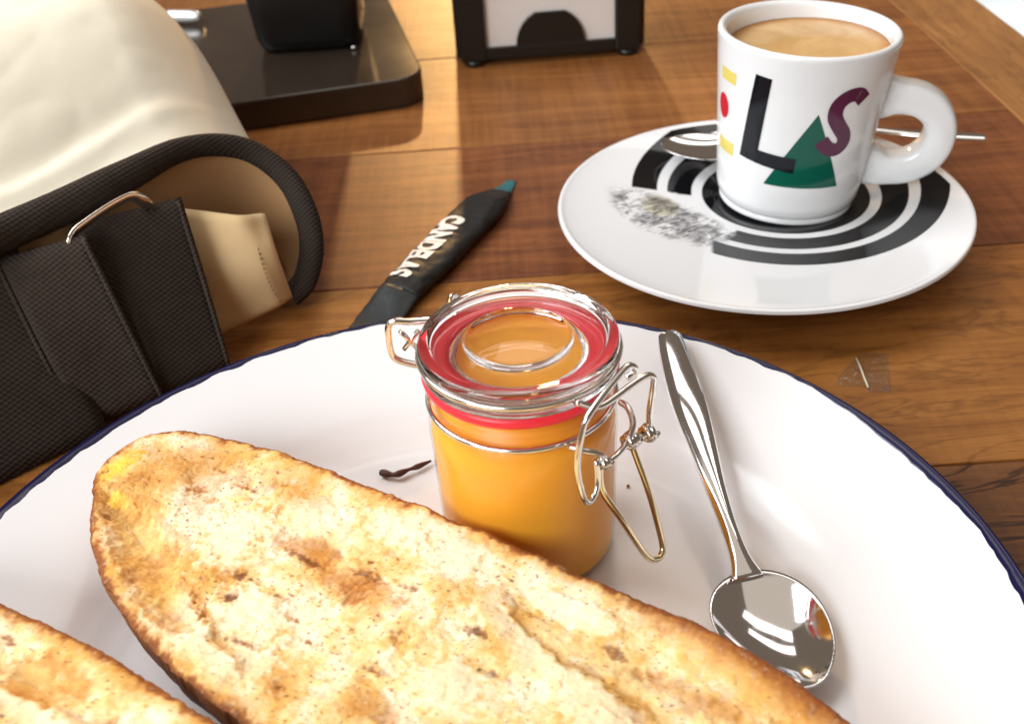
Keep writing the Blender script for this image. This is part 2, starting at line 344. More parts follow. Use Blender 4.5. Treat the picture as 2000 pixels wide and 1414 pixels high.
def toast(name, label, upper, lower, ztop, zbot, NU, NV, seed, features, gold=0.0, pits=(), ledges=()):
    root = thing(name, label, 'toast', (0, 0, 0))
    up, lo = spline1(upper), spline1(lower); u0, u1 = upper[0][0], upper[-1][0]
    V = []; C = []
    def pt(u, v, z): q = EU*u+EN*v; return (q.x, q.y, z)
    fr = lambda x, y, s, o=4: noise.fractal((x*s+seed*11.1, y*s+seed*5.3, seed), 0.9, 2.0, o)
    nz = lambda x, y, k: noise.noise((x+seed, y, seed+k))
    for i in range(NU+1):
        t = i/NU; u = u0+(u1-u0)*(t**1.25)
        vh, vl = curve_at(up, u), curve_at(lo, u)
        vh += 0.05*nz(u*1.7, 0, 1)+0.03*nz(u*7, 0, 4)+0.015*nz(u*19, 0, 5)
        vl += 0.07*nz(u*1.7, 0, 9)+0.05*nz(u*6, 0, 7)+0.02*nz(u*17, 0, 2)
        for j in range(NV+1):
            q = j/NV; v = lerp(vl, vh, q)
            dl, dh = v-vl, vh-v; de = min(dl, dh, max(0.0, (u-u0)*0.9))
            big = fr(u, v, 0.42, 3); med = fr(u, v, 1.25, 4); fin = fr(u, v, 4.2, 3); fin2 = fr(u, v, 11.0, 2)
            z = ztop-0.14*sstep(0.1, 1.6, de)+0.12*big+0.030*med+0.012*fin+0.006*fin2
            z += (0.14*sstep(-12, -5, u) if dh < dl else 0)*sstep(1.2, 0.2, de)
            z -= 0.07*sstep(0.22, 0.0, de)**2
            # torn pores of two sizes
            keep = sstep(-0.15, 0.35, nz(u*0.7, v*0.8, 8)); inner = sstep(0.35, 0.8, de)
            c1 = noise.voronoi((u*1.35+0.25*med+seed, v*1.9+0.3*fin, seed))[0]; pit = sstep(0.34, 0.10, c1[0]+0.12*fin)*inner*keep
            c2 = noise.voronoi((u*3.6+seed+0.3*fin, v*4.6, seed+3))[0]; pit2 = sstep(0.28, 0.06, c2[0])*inner*(0.3+0.7*(1-keep))
            z -= 0.05*pit+0.020*pit2
            c3 = noise.voronoi((u*6.5+seed+0.5*fin, v*7.5+0.4*fin2, seed+9))[0]; pit3 = sstep(0.24, 0.06, c3[0]+0.10*fin2)*inner; z -= 0.028*pit3
            # shallow torn terraces
            tr = fr(u+17, v+5, 0.85, 3)+0.22*fin; step_ = sstep(0.06, 0.13, tr); z += 0.022*step_*inner
            tn = 0.34+0.72*fr(u+40, v+13, 0.60, 4)+0.30*big+0.20*fin+gold+0.18*step_
            c = mixc(WHITE, CREAM, sstep(0.10, 0.52, tn)); c = mixc(c, GOLD, sstep(0.50, 0.85, tn)*0.85); c = mixc(c, AMBER, sstep(0.85, 1.25, tn)*0.8)
            c = mixc(c, GOLD, 0.55*pit+0.25*pit2); c = mixc(c, AMBER, 0.35*pit*pit); c = mixc(c, GOLD, 0.40*pit3)
            sp = nz(u*2.3+0.6*med, v*5.2+0.9*med, 20)+0.25*fin; sp2 = nz(u*6.0, v*15.0+1.5*med, 30)
            c = mixc(c, BROWN, sstep(0.56, 0.66, sp)*0.7*sstep(0.30, 0.7, tn)); c = mixc(c, CHAR, sstep(0.62, 0.72, sp)*0.7*sstep(0.4, 0.8, tn)); c = mixc(c, BROWN, sstep(0.46, 0.56, sp2)*0.85*sstep(-0.2, 0.2, nz(u*0.9, v*0.9, 44))); c = mixc(c, BROWN, sstep(0.52, 0.62, nz(u*10.0, v*14.0, 61))*0.85); c = mixc(c, GOLD, sstep(0.25, 0.5, nz(u*5.0, v*6.0, 71))*0.45)
            for poly, depth in pits:
                d = poly_sd(u, v, poly)+0.22*med+0.10*fin
                if d > -0.25:
                    k = sstep(-0.15, 0.35, d); z -= depth*(0.55*k+0.45*sstep(0.1, 1.0, d)); z += k*(-0.016*fin-0.05*med)
                    pc = mixc(GOLD, AMBER, 0.30+0.9*med+0.3*fin); pc = mixc(pc, (0.86, 0.60, 0.22), sstep(0.0, 0.35, -big+0.15)*0.5)
                    c = mixc(c, pc, k*0.92); c = mixc(c, AMBER, sstep(0.16, 0.03, abs(d))*0.5)
            for pl, hgt in ledges:
                d, side, al = line_sd(u+0.10*fin, v+0.18*med+0.07*fin, pl); sd = d*side; fade = sstep(0, 0.12, al)*sstep(1, 0.85, al)
                if d < 1.6:
                    z += hgt*fade*(sstep(-0.10, 0.10, sd)*sstep(1.5, 0.3, max(0, sd)) - 0.5*sstep(0.0, 0.12, -sd)*sstep(1.2, 0.2, max(0, -sd)))
                    c = mixc(c, WHITE, 0.65*fade*sstep(0.0, 0.15, sd)*sstep(0.9, 0.2, max(0, sd))); c = mixc(c, AMBER, 0.5*fade*sstep(0.02, 0.10, -sd)*sstep(0.30, 0.08, max(0, -sd)))
            for kind, fu, fv, ru, rv, amt in features:
                dd = math.hypot((u-fu)/ru, (v-fv)/rv)
                if dd > 2.4: continue
                dd += (0.45*med+0.40*fin+0.12*fin2) if kind != 'char' else (0.5*med+1.15*fin+0.55*fin2)
                k = sstep(1.0, 0.60, dd)*amt
                if kind == 'white': c = mixc(c, WHITE, sstep(1.05, 0.35, dd)*amt*0.85); z += 0.06*k
                elif kind == 'char': c = mixc(c, AMBER, sstep(1.5, 0.8, dd)*amt*0.45); c = mixc(c, BROWN, sstep(0.85, 0.35, dd)*amt*0.75); c = mixc(c, CHAR, sstep(0.3, 0.0, dd)*amt*0.5); z -= 0.02*k
                elif kind == 'amber': c = mixc(c, AMBER, sstep(1.1, 0.3, dd)*amt*0.75)
                elif kind == 'yellow': c = mixc(c, (0.90, 0.58, 0.08), k)
                elif kind == 'ridge': z += 0.15*k
            wide = 0.34+0.75*sstep(-9, -3, u)*(1 if dh < dl else 0.25)
            c = mixc(c, GOLD, sstep(wide*1.7, wide*0.5, de+0.22*med)*0.65)
            eb = sstep(wide, wide*0.15, de+0.14*fin+0.18*med); c = mixc(c, AMBER, eb*0.9)
            eb2 = sstep(wide*0.62, 0.04, de+0.10*fin+0.08*fin2+0.08*med); c = mixc(c, BROWN, eb2*0.92)
            if j in (0, NV): c = mixc(c, BROWN, 0.7)
            V.append(pt(u, v, z)); C.append(c)
    N1 = NV+1; F = []
    for i in range(NU):
        for j in range(NV):
            a = i*N1+j; F.append((a, a+N1, a+N1+1, a+1))
    crumb = mk('crumb', V, F, M_crumb, root)
    ca = crumb.data.color_attributes.new('Col', 'FLOAT_COLOR', 'POINT')
    buf = []
    for c in C: buf += [c[0], c[1], c[2], 1.0]
    ca.data.foreach_set('color', buf)
    # crust hull: loops of the same outline, bulging then tucking under
    loop = [i*N1 for i in range(NU+1)]+[i*N1+NV for i in range(NU-1, 0, -1)]
    P0 = [Vector(V[k]) for k in loop]; cen_v = [0.5*(curve_at(up, 0)+curve_at(lo, 0))]
    HV = []; HF = []; n = len(P0); L = 9
    ctr = sum((p for p in P0), Vector())/n
    for s in range(L+1):
        t = s/L; ang = t*math.pi/2
        for k, p in enumerate(P0):
            q = Vector((p.x, p.y)); u = q.dot(EU); v = q.dot(EN); vc = 0.5*(curve_at(up, u)+curve_at(lo, u))
            inset = 1-0.42*(1-math.cos(ang))+0.035*math.sin(2*ang)*0.0
            vv = vc+(v-vc)*inset; uu = u + (1.6*(1-math.cos(ang)) if u-u0 < 3 else (-1.2*(1-math.cos(ang)) if u1-u < 2 else 0))*max(0, 1-abs(u-(u0 if u-u0 < 3 else u1))/3)
            z = lerp(p.z-0.012*(s == 0), zbot, math.sin(ang)**1.1) + (0.03*noise.noise((u*2, v*2, t*3+seed)) if 0 < s < L else 0)
            g_ = pt(uu, vv, z); HV.append(g_)
    for s in range(L):
        for k in range(n):
            l = (k+1) % n; HF.append((s*n+k, s*n+l, (s+1)*n+l, (s+1)*n+k))
    HF.append(tuple(range(L*n, (L+1)*n)))
    recalc(mk('crust', HV, HF, M_crust, root))
    return root
up1 = [(-21.35, 12.5), (-21.2, 13.15), (-20.6, 13.95), (-19.1, 14.6), (-16, 14.85), (-10, 14.78), (-4.9, 14.5), (-2, 13.8), (0.5, 12.6), (1.5, 11.0)]
lo1 = [(-21.35, 12.5), (-21.1, 11.95), (-20.35, 11.15), (-19.45, 10.3), (-17.98, 9.4), (-16, 8.65), (-14.2, 8.24), (-12.2, 8.0), (-6, 7.7), (-2, 8.2), (0.5, 9.5), (1.5, 11.0)]
feat1 = [('white', -16.1, 11.9, 1.0, 1.3, 1.0), ('white', -14.2, 10.3, 1.3, 1.0, 1.0), ('white', -14.9, 13.3, 1.3, 0.7, 0.8), ('white', -13.0, 13.9, 1.6, 0.5, 0.7), ('white', -11.2, 13.9, 1.3, 0.5, 0.7), ('white', -13.2, 9.2, 1.0, 0.6, 0.7),
         ('yellow', -20.75, 12.3, 0.45, 0.8, 1.0), ('yellow', -19.9, 11.5, 0.35, 0.3, 0.8), ('char', -12.55, 11.95, 0.40, 0.26, 1.0), ('amber', -12.8, 12.1, 1.6, 0.6, 1.0), ('amber', -14.3, 12.5, 1.3, 0.45, 1.0), ('char', -12.63, 12.5, 0.35, 0.12, 0.8),
         ('char', -14.4, 12.22, 0.5, 0.10, 0.8), ('char', -15.04, 10.39, 0.20, 0.17, 1), ('char', -15.21, 11.09, 0.14, 0.20, 1), ('char', -18.3, 12.72, 0.20, 0.15, 1), ('char', -18.2, 13.6, 0.22, 0.06, 0.9), ('char', -17.07, 13.4, 0.35, 0.07, 0.9),
         ('char', -12.6, 10.32, 0.28, 0.08, 1), ('char', -12.3, 9.1, 0.18, 0.13, 1), ('char', -9.47, 12.23, 0.24, 0.10, 0.9), ('char', -19.9, 10.95, 0.5, 0.12, 0.9), ('char', -20.9, 11.8, 0.2, 0.35, 1), ('amber', -18.8, 13.3, 2.2, 1.2, 0.75), ('amber', -16.0, 13.9, 1.6, 0.6, 0.5), ('char', -14.0, 11.0, 0.3, 0.07, 0.9), ('char', -13.4, 10.7, 0.25, 0.08, 0.9), ('char', -11.6, 12.6, 0.22, 0.10, 0.9), ('char', -10.8, 10.4, 0.26, 0.12, 0.9), ('char', -13.9, 9.6, 0.3, 0.08, 0.9), ('char', -11.0, 11.4, 0.2, 0.15, 0.8), ('char', -8.6, 11.5, 0.3, 0.10, 0.9), ('char', -6.6, 13.2, 0.3, 0.12, 0.8),
         ('amber', -10.2, 9.6, 1.4, 0.5, 0.9), ('white', -9.2, 10.8, 1.6, 0.8, 0.8), ('amber', -4.6, 12.9, 2.0, 0.45, 0.9), ('white', -7.8, 13.7, 1.1, 0.45, 0.9), ('white', -6.0, 11.4, 1.4, 0.5, 0.7), ('amber', -8.0, 9.9, 1.2, 0.5, 0.6)]
pit1 = [(-20.9, 11.7), (-19.3, 11.9), (-18.0, 11.5), (-16.8, 11.0), (-16.25, 10.3), (-15.1, 9.8), (-14.7, 9.3), (-15.3, 8.95), (-16.5, 9.25), (-18.0, 9.85), (-19.5, 10.75)]
toast('bread_toast', 'long toasted half baguette with browned crust in front of the jar', up1, lo1, 2.97, 0.44, 700, 210, 1.0, feat1, 0.0, [(pit1, 0.36)],
      [([(-5.0, 12.1), (-6.5, 12.3), (-7.5, 12.4), (-8.2, 12.65), (-9.0, 13.0), (-9.7, 13.8)], 0.07), ([(-13.0, 8.8), (-13.7, 9.1), (-14.6, 9.4), (-15.1, 9.8), (-16.2, 10.3)], 0.12), ([(-3.5, 11.0), (-6, 10.4), (-8.5, 9.6), (-10.5, 8.9)], 0.05)])
up2 = [(-23.8, 4.6), (-23.2, 6.0), (-22.2, 7.0), (-20.4, 7.45), (-17, 7.72), (-13, 7.65), (-8, 7.3), (-4, 6.6), (-2.0, 4.6)]
lo2 = [(-23.8, 4.6), (-23.2, 3.2), (-22.0, 2.2), (-20, 1.6), (-16, 1.3), (-10, 1.2), (-5, 1.8), (-2.0, 4.6)]
feat2 = [('white', -15.0, 6.2, 1.0, 0.5, 0.5), ('char', -14.4, 6.4, 0.14, 0.35, 1), ('char', -16.0, 5.4, 0.3, 0.12, 1), ('char', -17.3, 5.0, 0.3, 0.15, 1), ('char', -15.4, 4.6, 0.4, 0.18, 1), ('amber', -13.4, 6.4, 1.2, 0.6, 0.8), ('char', -18.2, 7.0, 0.3, 0.08, 1)]
toast('bread_toast', 'golden toasted half baguette cut off by the lower left corner', up2, lo2, 3.35, 0.44, 360, 150, 5.0, feat2, 0.26,
      [([(-17.4, 6.9), (-15.8, 7.1), (-15.4, 6.8), (-16.2, 6.5), (-17.2, 6.45)], 0.22), ([(-19.5, 6.9), (-18.0, 6.8), (-17.7, 6.5), (-18.6, 6.2), (-19.5, 6.3)], 0.22)], [([(-12.5, 6.0), (-14.5, 6.3), (-16.5, 6.2), (-18.5, 6.0)], 0.10)])

# ================================================================== JAR
JX, JY, JZ = 0.18, 20.73, 0.44
def m_thin_glass():
    g = G('clear_glass'); n = g.nt
    tr = n.nodes.new('ShaderNodeBsdfTransparent'); tr.inputs[0].default_value = (0.97, 0.98, 0.97, 1)
    gl = n.nodes.new('ShaderNodeBsdfGlossy'); gl.inputs['Roughness'].default_value = 0.02
    fr = n.nodes.new('ShaderNodeLayerWeight'); fr.inputs[0].default_value = 0.5; fr = (X(g, fr.outputs['Facing']).pow(5.0)*0.65+0.02)
    mx = n.nodes.new('ShaderNodeMixShader'); n.links.new(fr.k, mx.inputs[0]); n.links.new(tr.outputs[0], mx.inputs[1]); n.links.new(gl.outputs[0], mx.inputs[2])
    n.links.new(mx.outputs[0], g.out.inputs['Surface']); return g.m
def m_glass():
    g = G('thick_glass'); return g.set(color=(0.985, 0.99, 0.985), rough=0.0, trans=1.0, ior=1.42)
def m_puree():
    g = G('orange_puree'); p = g.obj(); n = g.noise(p, 40.0, 4); 
    return g.set(color=g.mix(n, (1.0, 0.38, 0.024), (1.0, 0.45, 0.040)), rough=0.4, sss=0.30, sssr=(1.0, 0.45, 0.06), ssss=0.022)
M_thin, M_glass = m_thin_glass(), m_glass()
jar = thing('clip_top_jar', 'small glass clip-top jar with red seal standing on the plate', 'jar', (JX, JY, JZ))
body = [(0.0, 0.0), (1.9, 0.0), (2.14, 0.08), (2.24, 0.35), (2.27, 1.5), (2.30, 3.4), (2.32, 4.0), (2.28, 4.45), (2.16, 4.70), (2.14, 4.95), (2.22, 5.12), (2.30, 5.25), (2.30, 5.42), (2.2, 5.46)]
inn = [(1.75, 5.46), (1.74, 5.0), (1.95, 4.6), (2.10, 4.2), (2.10, 0.5), (1.95, 0.28), (0.0, 0.25)]
lathe('glass_body', round_profile(body, 3)+round_profile(inn, 3), M_thin, jar, 96)
gk = [(1.66, 5.47), (2.26, 5.47), (2.34, 5.53), (2.36, 5.62), (2.34, 5.72), (2.26, 5.78), (1.66, 5.78)]
def m_rubber():
    g = G('red_rubber'); p = g.obj(); return g.set(color=(0.88, 0.030, 0.050), rough=0.35, sss=0.2, sssr=(1, .1, .1), ssss=0.002, normal=g.bump(g.noise(p, 200.0, 2), 0.05, 0.0005))
lathe('rubber_seal', gk, m_rubber(), jar, 96, closed=True)
lid = [(0.0, 5.30), (1.40, 5.30), (1.56, 5.40), (1.60, 5.80), (2.28, 5.80), (2.36, 5.88), (2.38, 6.02), (2.28, 6.10), (2.28, 6.16), (2.37, 6.24), (2.36, 6.38), (2.28, 6.46), (2.12, 6.47), (2.02, 6.40), (1.70, 6.36), (1.36, 6.34), (1.28, 6.40), (1.20, 6.46), (1.05, 6.48), (0.6, 6.52), (0.0, 6.54)]
lathe('lid', round_profile(lid, 3), M_glass, jar, 96)
# wires
def ring_pts(r, z, n=72): return [(r*math.cos(2*math.pi*k/n), r*math.sin(2*math.pi*k/n), z) for k in range(n)]
AZ = R(-42); ER = Vector((math.cos(AZ), math.sin(AZ), 0)); ET = Vector((-math.sin(AZ), math.cos(AZ), 0))
def cl(r, t, z): return ER*r+ET*t+Vector((0, 0, z-JZ))
def hg(r, t, z): return -ER*r+ET*t+Vector((0, 0, z-JZ))
tube('lid_wire', ring_pts(2.36, 6.13), 0.078, M_wire, jar, 8, True)
tube('neck_wire', ring_pts(2.26, 4.84), 0.078, M_wire, jar, 8, True)
clasp = tube('clasp_loop', cr([cl(2.75, -0.72, 4.95), cl(2.85, -0.82, 4.40), cl(2.88, -1.08, 4.10), cl(2.85, -1.32, 4.28), cl(2.72, -1.38, 5.2), cl(2.70, -1.15, 6.05), cl(2.74, -0.85, 6.46), cl(2.80, 0.25, 6.92), cl(2.86, 0.55, 6.86), cl(2.84, 0.62, 6.66), cl(2.74, 0.45, 6.55)], 6), 0.080, M_wire, jar, 8)
tube('lid_loop', cr([cl(2.36, -0.9, 6.55), cl(2.50, -0.45, 6.20), cl(2.62, -0.1, 6.15), cl(2.82, 0.95, 6.28), cl(2.90, 1.28, 6.16), cl(2.88, 1.34, 5.8), cl(2.84, 1.28, 5.1), cl(2.82, 1.26, 4.5), cl(2.70, 0.9, 4.45)], 6), 0.080, M_wire, jar, 8)
tube('neck_loop', cr([cl(2.2, -1.0, 5.28), cl(2.55, -0.85, 5.22), cl(2.78, -0.6, 5.05), cl(2.82, -0.45, 4.72), cl(2.84, 0.2, 4.72), cl(2.80, 0.65, 5.05), cl(2.5, 0.9, 5.28), cl(2.2, 1.0, 5.28)], 6), 0.080, M_wire, jar, 8)
def coil(name, t0, t1, r, z, turns, rad=0.16):
    pts = [cl(r+rad*math.cos(a), lerp(t0, t1, a/(2*math.pi*turns)), z+rad*math.sin(a)) for a in [2*math.pi*turns*k/(14*turns) for k in range(14*turns+1)]]
    return tube(name, pts, 0.072, M_wire, jar, 7)
coil('coil', 0.38, 0.72, 2.82, 4.72, 3); coil('coil', 1.12, 1.42, 2.82, 4.45, 2, 0.18); coil('coil', -0.66, -0.40, 2.82, 4.80, 2, 0.13)
handle = tube('handle', cr([cl(2.80, -0.66, 4.80), cl(2.92, -0.72, 4.10), cl(3.35, -0.55, 3.3), cl(3.84, -0.28, 2.24), cl(3.97, -0.05, 1.98), cl(3.98, 0.18, 1.95), cl(3.88, 0.36, 2.16), cl(3.42, 0.50, 3.3), cl(2.95, 0.54, 4.35), cl(2.80, 0.52, 4.72)], 6), 0.080, simple('brass_wire', (0.82, 0.70, 0.46), 0.16, 1.0), jar, 8)
tube('hinge_loop', cr([hg(2.40, -0.3, 6.55), hg(2.75, -0.75, 6.62), hg(3.05, -1.05, 6.68), hg(3.18, -1.16, 6.48), hg(3.18, -1.18, 5.80), hg(3.05, -1.10, 5.55), hg(2.7, -0.80, 5.36), hg(2.30, -0.5, 5.28)], 6), 0.088, M_wire, jar, 8)
tube('hinge_loop', cr([hg(2.40, 0.3, 6.60), hg(2.62, 0.45, 6.56), hg(2.85, 0.80, 6.50), hg(2.95, 1.05, 6.25), hg(2.9, 0.95, 5.75), hg(2.8, 0.6, 5.5), hg(2.30, 0.3, 5.28)], 6), 0.088, M_wire, jar, 8)
tube('hinge_pin', [hg(3.0, -0.95, 6.35), hg(2.85, -0.62, 5.72)], 0.065, M_wire, jar, 7); tube('hinge_pin', [hg(2.8, -0.52, 6.22), hg(3.0, -0.92, 5.78)], 0.065, M_wire, jar, 7)
pr_ = [(0.0, 0.20), (1.98, 0.22), (2.17, 0.42), (2.225, 1.5), (2.255, 3.4), (2.26, 4.1), (2.08, 4.62), (1.80, 4.98), (1.74, 5.16), (1.4, 5.18), (0.0, 5.20)]
pu_ = lathe('orange_puree', round_profile(pr_, 3), m_puree(), None, 96)
pu_.location = (JX*CM, JY*CM, JZ*CM); tag(pu_, 'smooth orange tomato puree filling the small glass jar', 'puree')

# ================================================================== DESSERT SPOON on the plate
def spoon(name, label, rows, bowl, mat, loc=(0, 0, 0)):
    """rows: handle stations (x,y,z,halfwidth,thick); bowl: (center, dirvec, half length, half width, depth, rim z tilt)"""
    root = thing(name, label, 'spoon', loc)
    rows2 = cr([(r[0], r[1], r[2]) for r in rows], 6); hw = cr([(r[3], r[4], 0) for r in rows], 6)
    V = []; F = []; ns = 12; n = len(rows2)
    for i, p in enumerate(rows2):
        t = (rows2[min(i+1, n-1)]-rows2[max(i-1, 0)]).normalized(); s = Vector((t.y, -t.x, 0)).normalized(); u = s.cross(t).normalized()
        if u.z < 0: u = -u
        for k in range(ns):
            a = 2*math.pi*k/ns; ca, sa = math.cos(a), math.sin(a)
            V.append(tuple(p+s*hw[i].x*math.copysign(abs(ca)**0.6, ca)+u*hw[i].y*(math.copysign(abs(sa)**0.9, sa)+0.35*(1-ca*ca))))
    for i in range(n-1):
        for k in range(ns): l = (k+1) % ns; F.append((i*ns+k, i*ns+l, (i+1)*ns+l, (i+1)*ns+k))
    F.append(tuple(range(ns))); F.append(tuple(range((n-1)*ns, n*ns)))
    recalc(mk('handle', V, F, mat, root))
    c, d, la, wb, dep, tilt = bowl; c = Vector(c); d = Vector((d[0], d[1], 0)).normalized(); s = Vector((d.y, -d.x, 0)); V = []; F = []
    NR, NA = 20, 64
    for layer in (0, 1):
        for i in range(NR+1):
            r = i/NR
            for k in range(NA):
                a = 2*math.pi*k/NA; x = math.cos(a); y = math.sin(a)
                wy = wb*(1-0.16*x)   # narrower at the tip
                z = -dep*(1-r**2.2)
                z += tilt*x*r*la
                th = 0.075*(1-0.5*r**6)
                V.append(tuple(c+d*(la*x*r)+s*(wy*y*r)+Vector((0, 0, z-(th if layer else 0)))))
    B = (NR+1)*NA
    for i in range(NR):
        for k in range(NA):
            l = (k+1) % NA; F.append((i*NA+k, i*NA+l, (i+1)*NA+l, (i+1)*NA+k)); F.append((B+i*NA+k, B+(i+1)*NA+k, B+(i+1)*NA+l, B+i*NA+l))
    for k in range(NA):
        l = (k+1) % NA; F.append((NR*NA+k, NR*NA+l, B+NR*NA+l, B+NR*NA+k))
    o = mk('bowl', V, F, mat, root); bm = bmesh.new(); bm.from_mesh(o.data); bmesh.ops.remove_doubles(bm, verts=bm.verts, dist=1e-6); bmesh.ops.recalc_face_normals(bm, faces=bm.faces); bm.to_mesh(o.data); bm.free()
    o.data.polygons.foreach_set('use_smooth', [True]*len(o.data.polygons)); return root
spoon('dessert_spoon', 'polished steel spoon lying on the plate between jar and rim', [(4.76, 26.60, 2.52, 0.20, 0.07), (4.77, 26.46, 2.52, 0.36, 0.09), (4.79, 25.2, 2.42, 0.47, 0.11), (4.84, 23.5, 2.28, 0.50, 0.12), (4.94, 21.9, 2.05, 0.40, 0.13), (5.02, 20.6, 1.85, 0.29, 0.14), (5.14, 19.25, 1.60, 0.22, 0.15), (5.26, 18.5, 1.36, 0.26, 0.13), (5.36, 17.95, 1.20, 0.42, 0.08)],
      ((5.66, 16.50, 1.14), (0.24, -1.0), 1.76, 1.33, 0.52, -0.02), M_spoon)

# ================================================================== SAUCER, CUP, COFFEE, COFFEE SPOON
SX, SY = 9.66, 35.78; CXr, CYr = 1.54, 2.22      # well centre relative to the saucer's
def m_saucer():
    g = G('printed_porcelain'); p = g.obj(); x, y, z = g.xyz(p); x = x*100; y = y*100
    dx, dy = x-CXr, y-CYr; r = (dx*dx+dy*dy).sqrt(); R0 = (x*x+y*y).sqrt()
    a = dy.atan2(dx*-1.0)                                  # 0 points left (-x), positive up
    n = g.noise(p, 260.0, 5, 0.7); nb = g.noise(p, 90.0, 4, 0.6); lines = g.noise(g.vec(x*1.2+y*0.8, y*9.0-x*6.0, 0.0), 1.0, 3)
    def band(a0, a1): return r.step(a0-0.02, a0+0.02)*r.step(a1-0.02, a1+0.02, 1.0, 0.0)
    # sector that carries the worn picture: from just above the left axis round to lower left
    gap_o = a.step(0.10, 0.12, 1.0, 0.0)*(a+r*0.10).step(-0.31, -0.27)
    gap_m = (a+nb*0.25).step(0.20, 0.24, 1.0, 0.0)*(a+nb*0.3).step(-0.72, -0.66)
    ink = band(0.0, 3.23)+band(3.64, 4.60)*(1.0-gap_m)+band(5.0, 6.0)*(1.0-gap_o)*R0.lt(7.25)
    # worn sketchy picture in the gap
    ca, sa = math.cos(R(-48)), math.sin(R(-48))
    ex = (x+3.35)*ca+(y-0.45)*sa; ey = (x+3.35)*(-sa)+(y-0.45)*ca
    m = (ex*ex/9.5+ey*ey/2.4)+nb*0.9-0.45
    pic = m.step(0.55, 1.0, 1.0, 0.0)*((n*0.5+lines*0.5).step(0.49, 0.54)*0.75+nb.step(0.46, 0.52)*0.55).min(1.0)*r.gt(3.3)
    blob = ((x+3.5)*(x+3.5)/0.7+(y-1.5)*(y-1.5)/1.0+nb*0.5).step(0.7, 1.2, 1.0, 0.0)
    c = g.mix(blob*0.6, (0.80, 0.79, 0.79), (0.45, 0.40, 0.20)); c = g.mix(pic*0.85, c, (0.07, 0.06, 0.065)); c = g.mix(ink, c, (0.006, 0.006, 0.007))
    return g.set(color=c, rough=0.07, spec=0.4)
saucer = thing('saucer', 'white porcelain saucer with off-centre black rings under the espresso cup', 'saucer', (SX, SY, 0))
prof = []
for r_, z_, k in [(0, .90, 1), (2.6, .90, 1), (2.75, .92, 1), (3.2, .97, .93), (4.0, 1.10, .72), (5.0, 1.30, .45), (6.0, 1.52, .22), (6.8, 1.72, .06), (7.25, 1.86, 0), (7.42, 1.93, 0), (7.52, 1.92, 0), (7.55, 1.84, 0), (7.48, 1.74, 0), (6.8, 1.42, .03), (5.8, 1.05, .15), (4.6, .66, .35), (4.2, .40, .45), (4.1, .06, .5), (4.0, .0, .5), (3.8, .0, .5), (3.7, .3, .55), (0, .45, .8)]:
    prof.append((r_, z_, CXr*k, CYr*k))
pf = cr([(a, b, 0) for a, b, c, d in prof], 5); pk = cr([(c, d, 0) for a, b, c, d in prof], 5)
lathe('saucer_dish', [(max(0, a.x), a.y, b.x, b.y) for a, b in zip(pf, pk)], m_saucer(), saucer, 160)

CX, CY, CZ = 11.2, 38.0, 0.905
cup = thing('espresso_cup', 'white espresso cup with coloured letters and ring handle full of coffee', 'cup', (CX, CY, CZ))
cup.rotation_euler = (0, R(2.6), 0)
M_cup = china('white_porcelain', (0.84, 0.845, 0.85), 0.07)
outer = [(0.0, 0.12), (2.2, 0.12), (2.3, 0.0), (2.5, 0.0), (2.56, 0.06), (2.55, 0.16), (2.52, 0.22), (2.60, 0.32), (2.70, 0.62), (2.77, 1.2), (2.88, 2.4), (3.00, 3.8), (3.13, 5.2), (3.22, 6.2), (3.25, 6.5), (3.23, 6.62), (3.15, 6.68), (3.04, 6.66)]
innr = [(2.95, 6.56), (2.90, 6.3), (2.82, 5.2), (2.68, 3.8), (2.55, 2.0), (2.3, 1.0), (1.6, 0.5), (0.0, 0.42)]
out_s = round_profile(outer, 4)
def cup_r(z):
    best = [(a, b) for a, b in out_s if b > 0.25 and a > 2.2]
    return curve_at(sorted([(b, a) for a, b in best]), z)
lathe('cup_body', out_s+round_profile(innr, 4), M_cup, cup, 128)
HA = R(-14)
hr = Vector((math.cos(HA), math.sin(HA), 0)); ht = Vector((-math.sin(HA), math.cos(HA), 0))
hp = cr([(a, b, 0) for a, b in [(2.75, 4.30), (3.5, 4.36), (4.35, 4.24), (4.98, 3.75), (5.20, 2.98), (4.98, 2.22), (4.35, 1.70), (3.5, 1.54), (2.65, 1.70)]], 8)
V = []; F = []; ns = 20
for i, p in enumerate(hp):
    t = (hp[min(i+1, len(hp)-1)]-hp[max(i-1, 0)]).normalized(); nn = Vector((-t.y, t.x, 0)); fl_ = 1.0+0.35*(1-sstep(0, 0.16, i/(len(hp)-1)))+0.35*sstep(0.84, 1, i/(len(hp)-1))
    for k in range(ns):
        a = 2*math.pi*k/ns; ca = math.copysign(abs(math.cos(a))**0.42, math.cos(a)); sa = math.copysign(abs(math.sin(a))**0.42, math.sin(a))
        q = p+nn*(0.57*fl_*ca); V.append(tuple(hr*q.x+Vector((0, 0, q.y))+ht*(0.62*sa)))
for i in range(len(hp)-1):
    for k in range(ns): l = (k+1) % ns; F.append((i*ns+k, i*ns+l, (i+1)*ns+l, (i+1)*ns+k))
recalc(mk('handle', V, F, M_cup, cup))
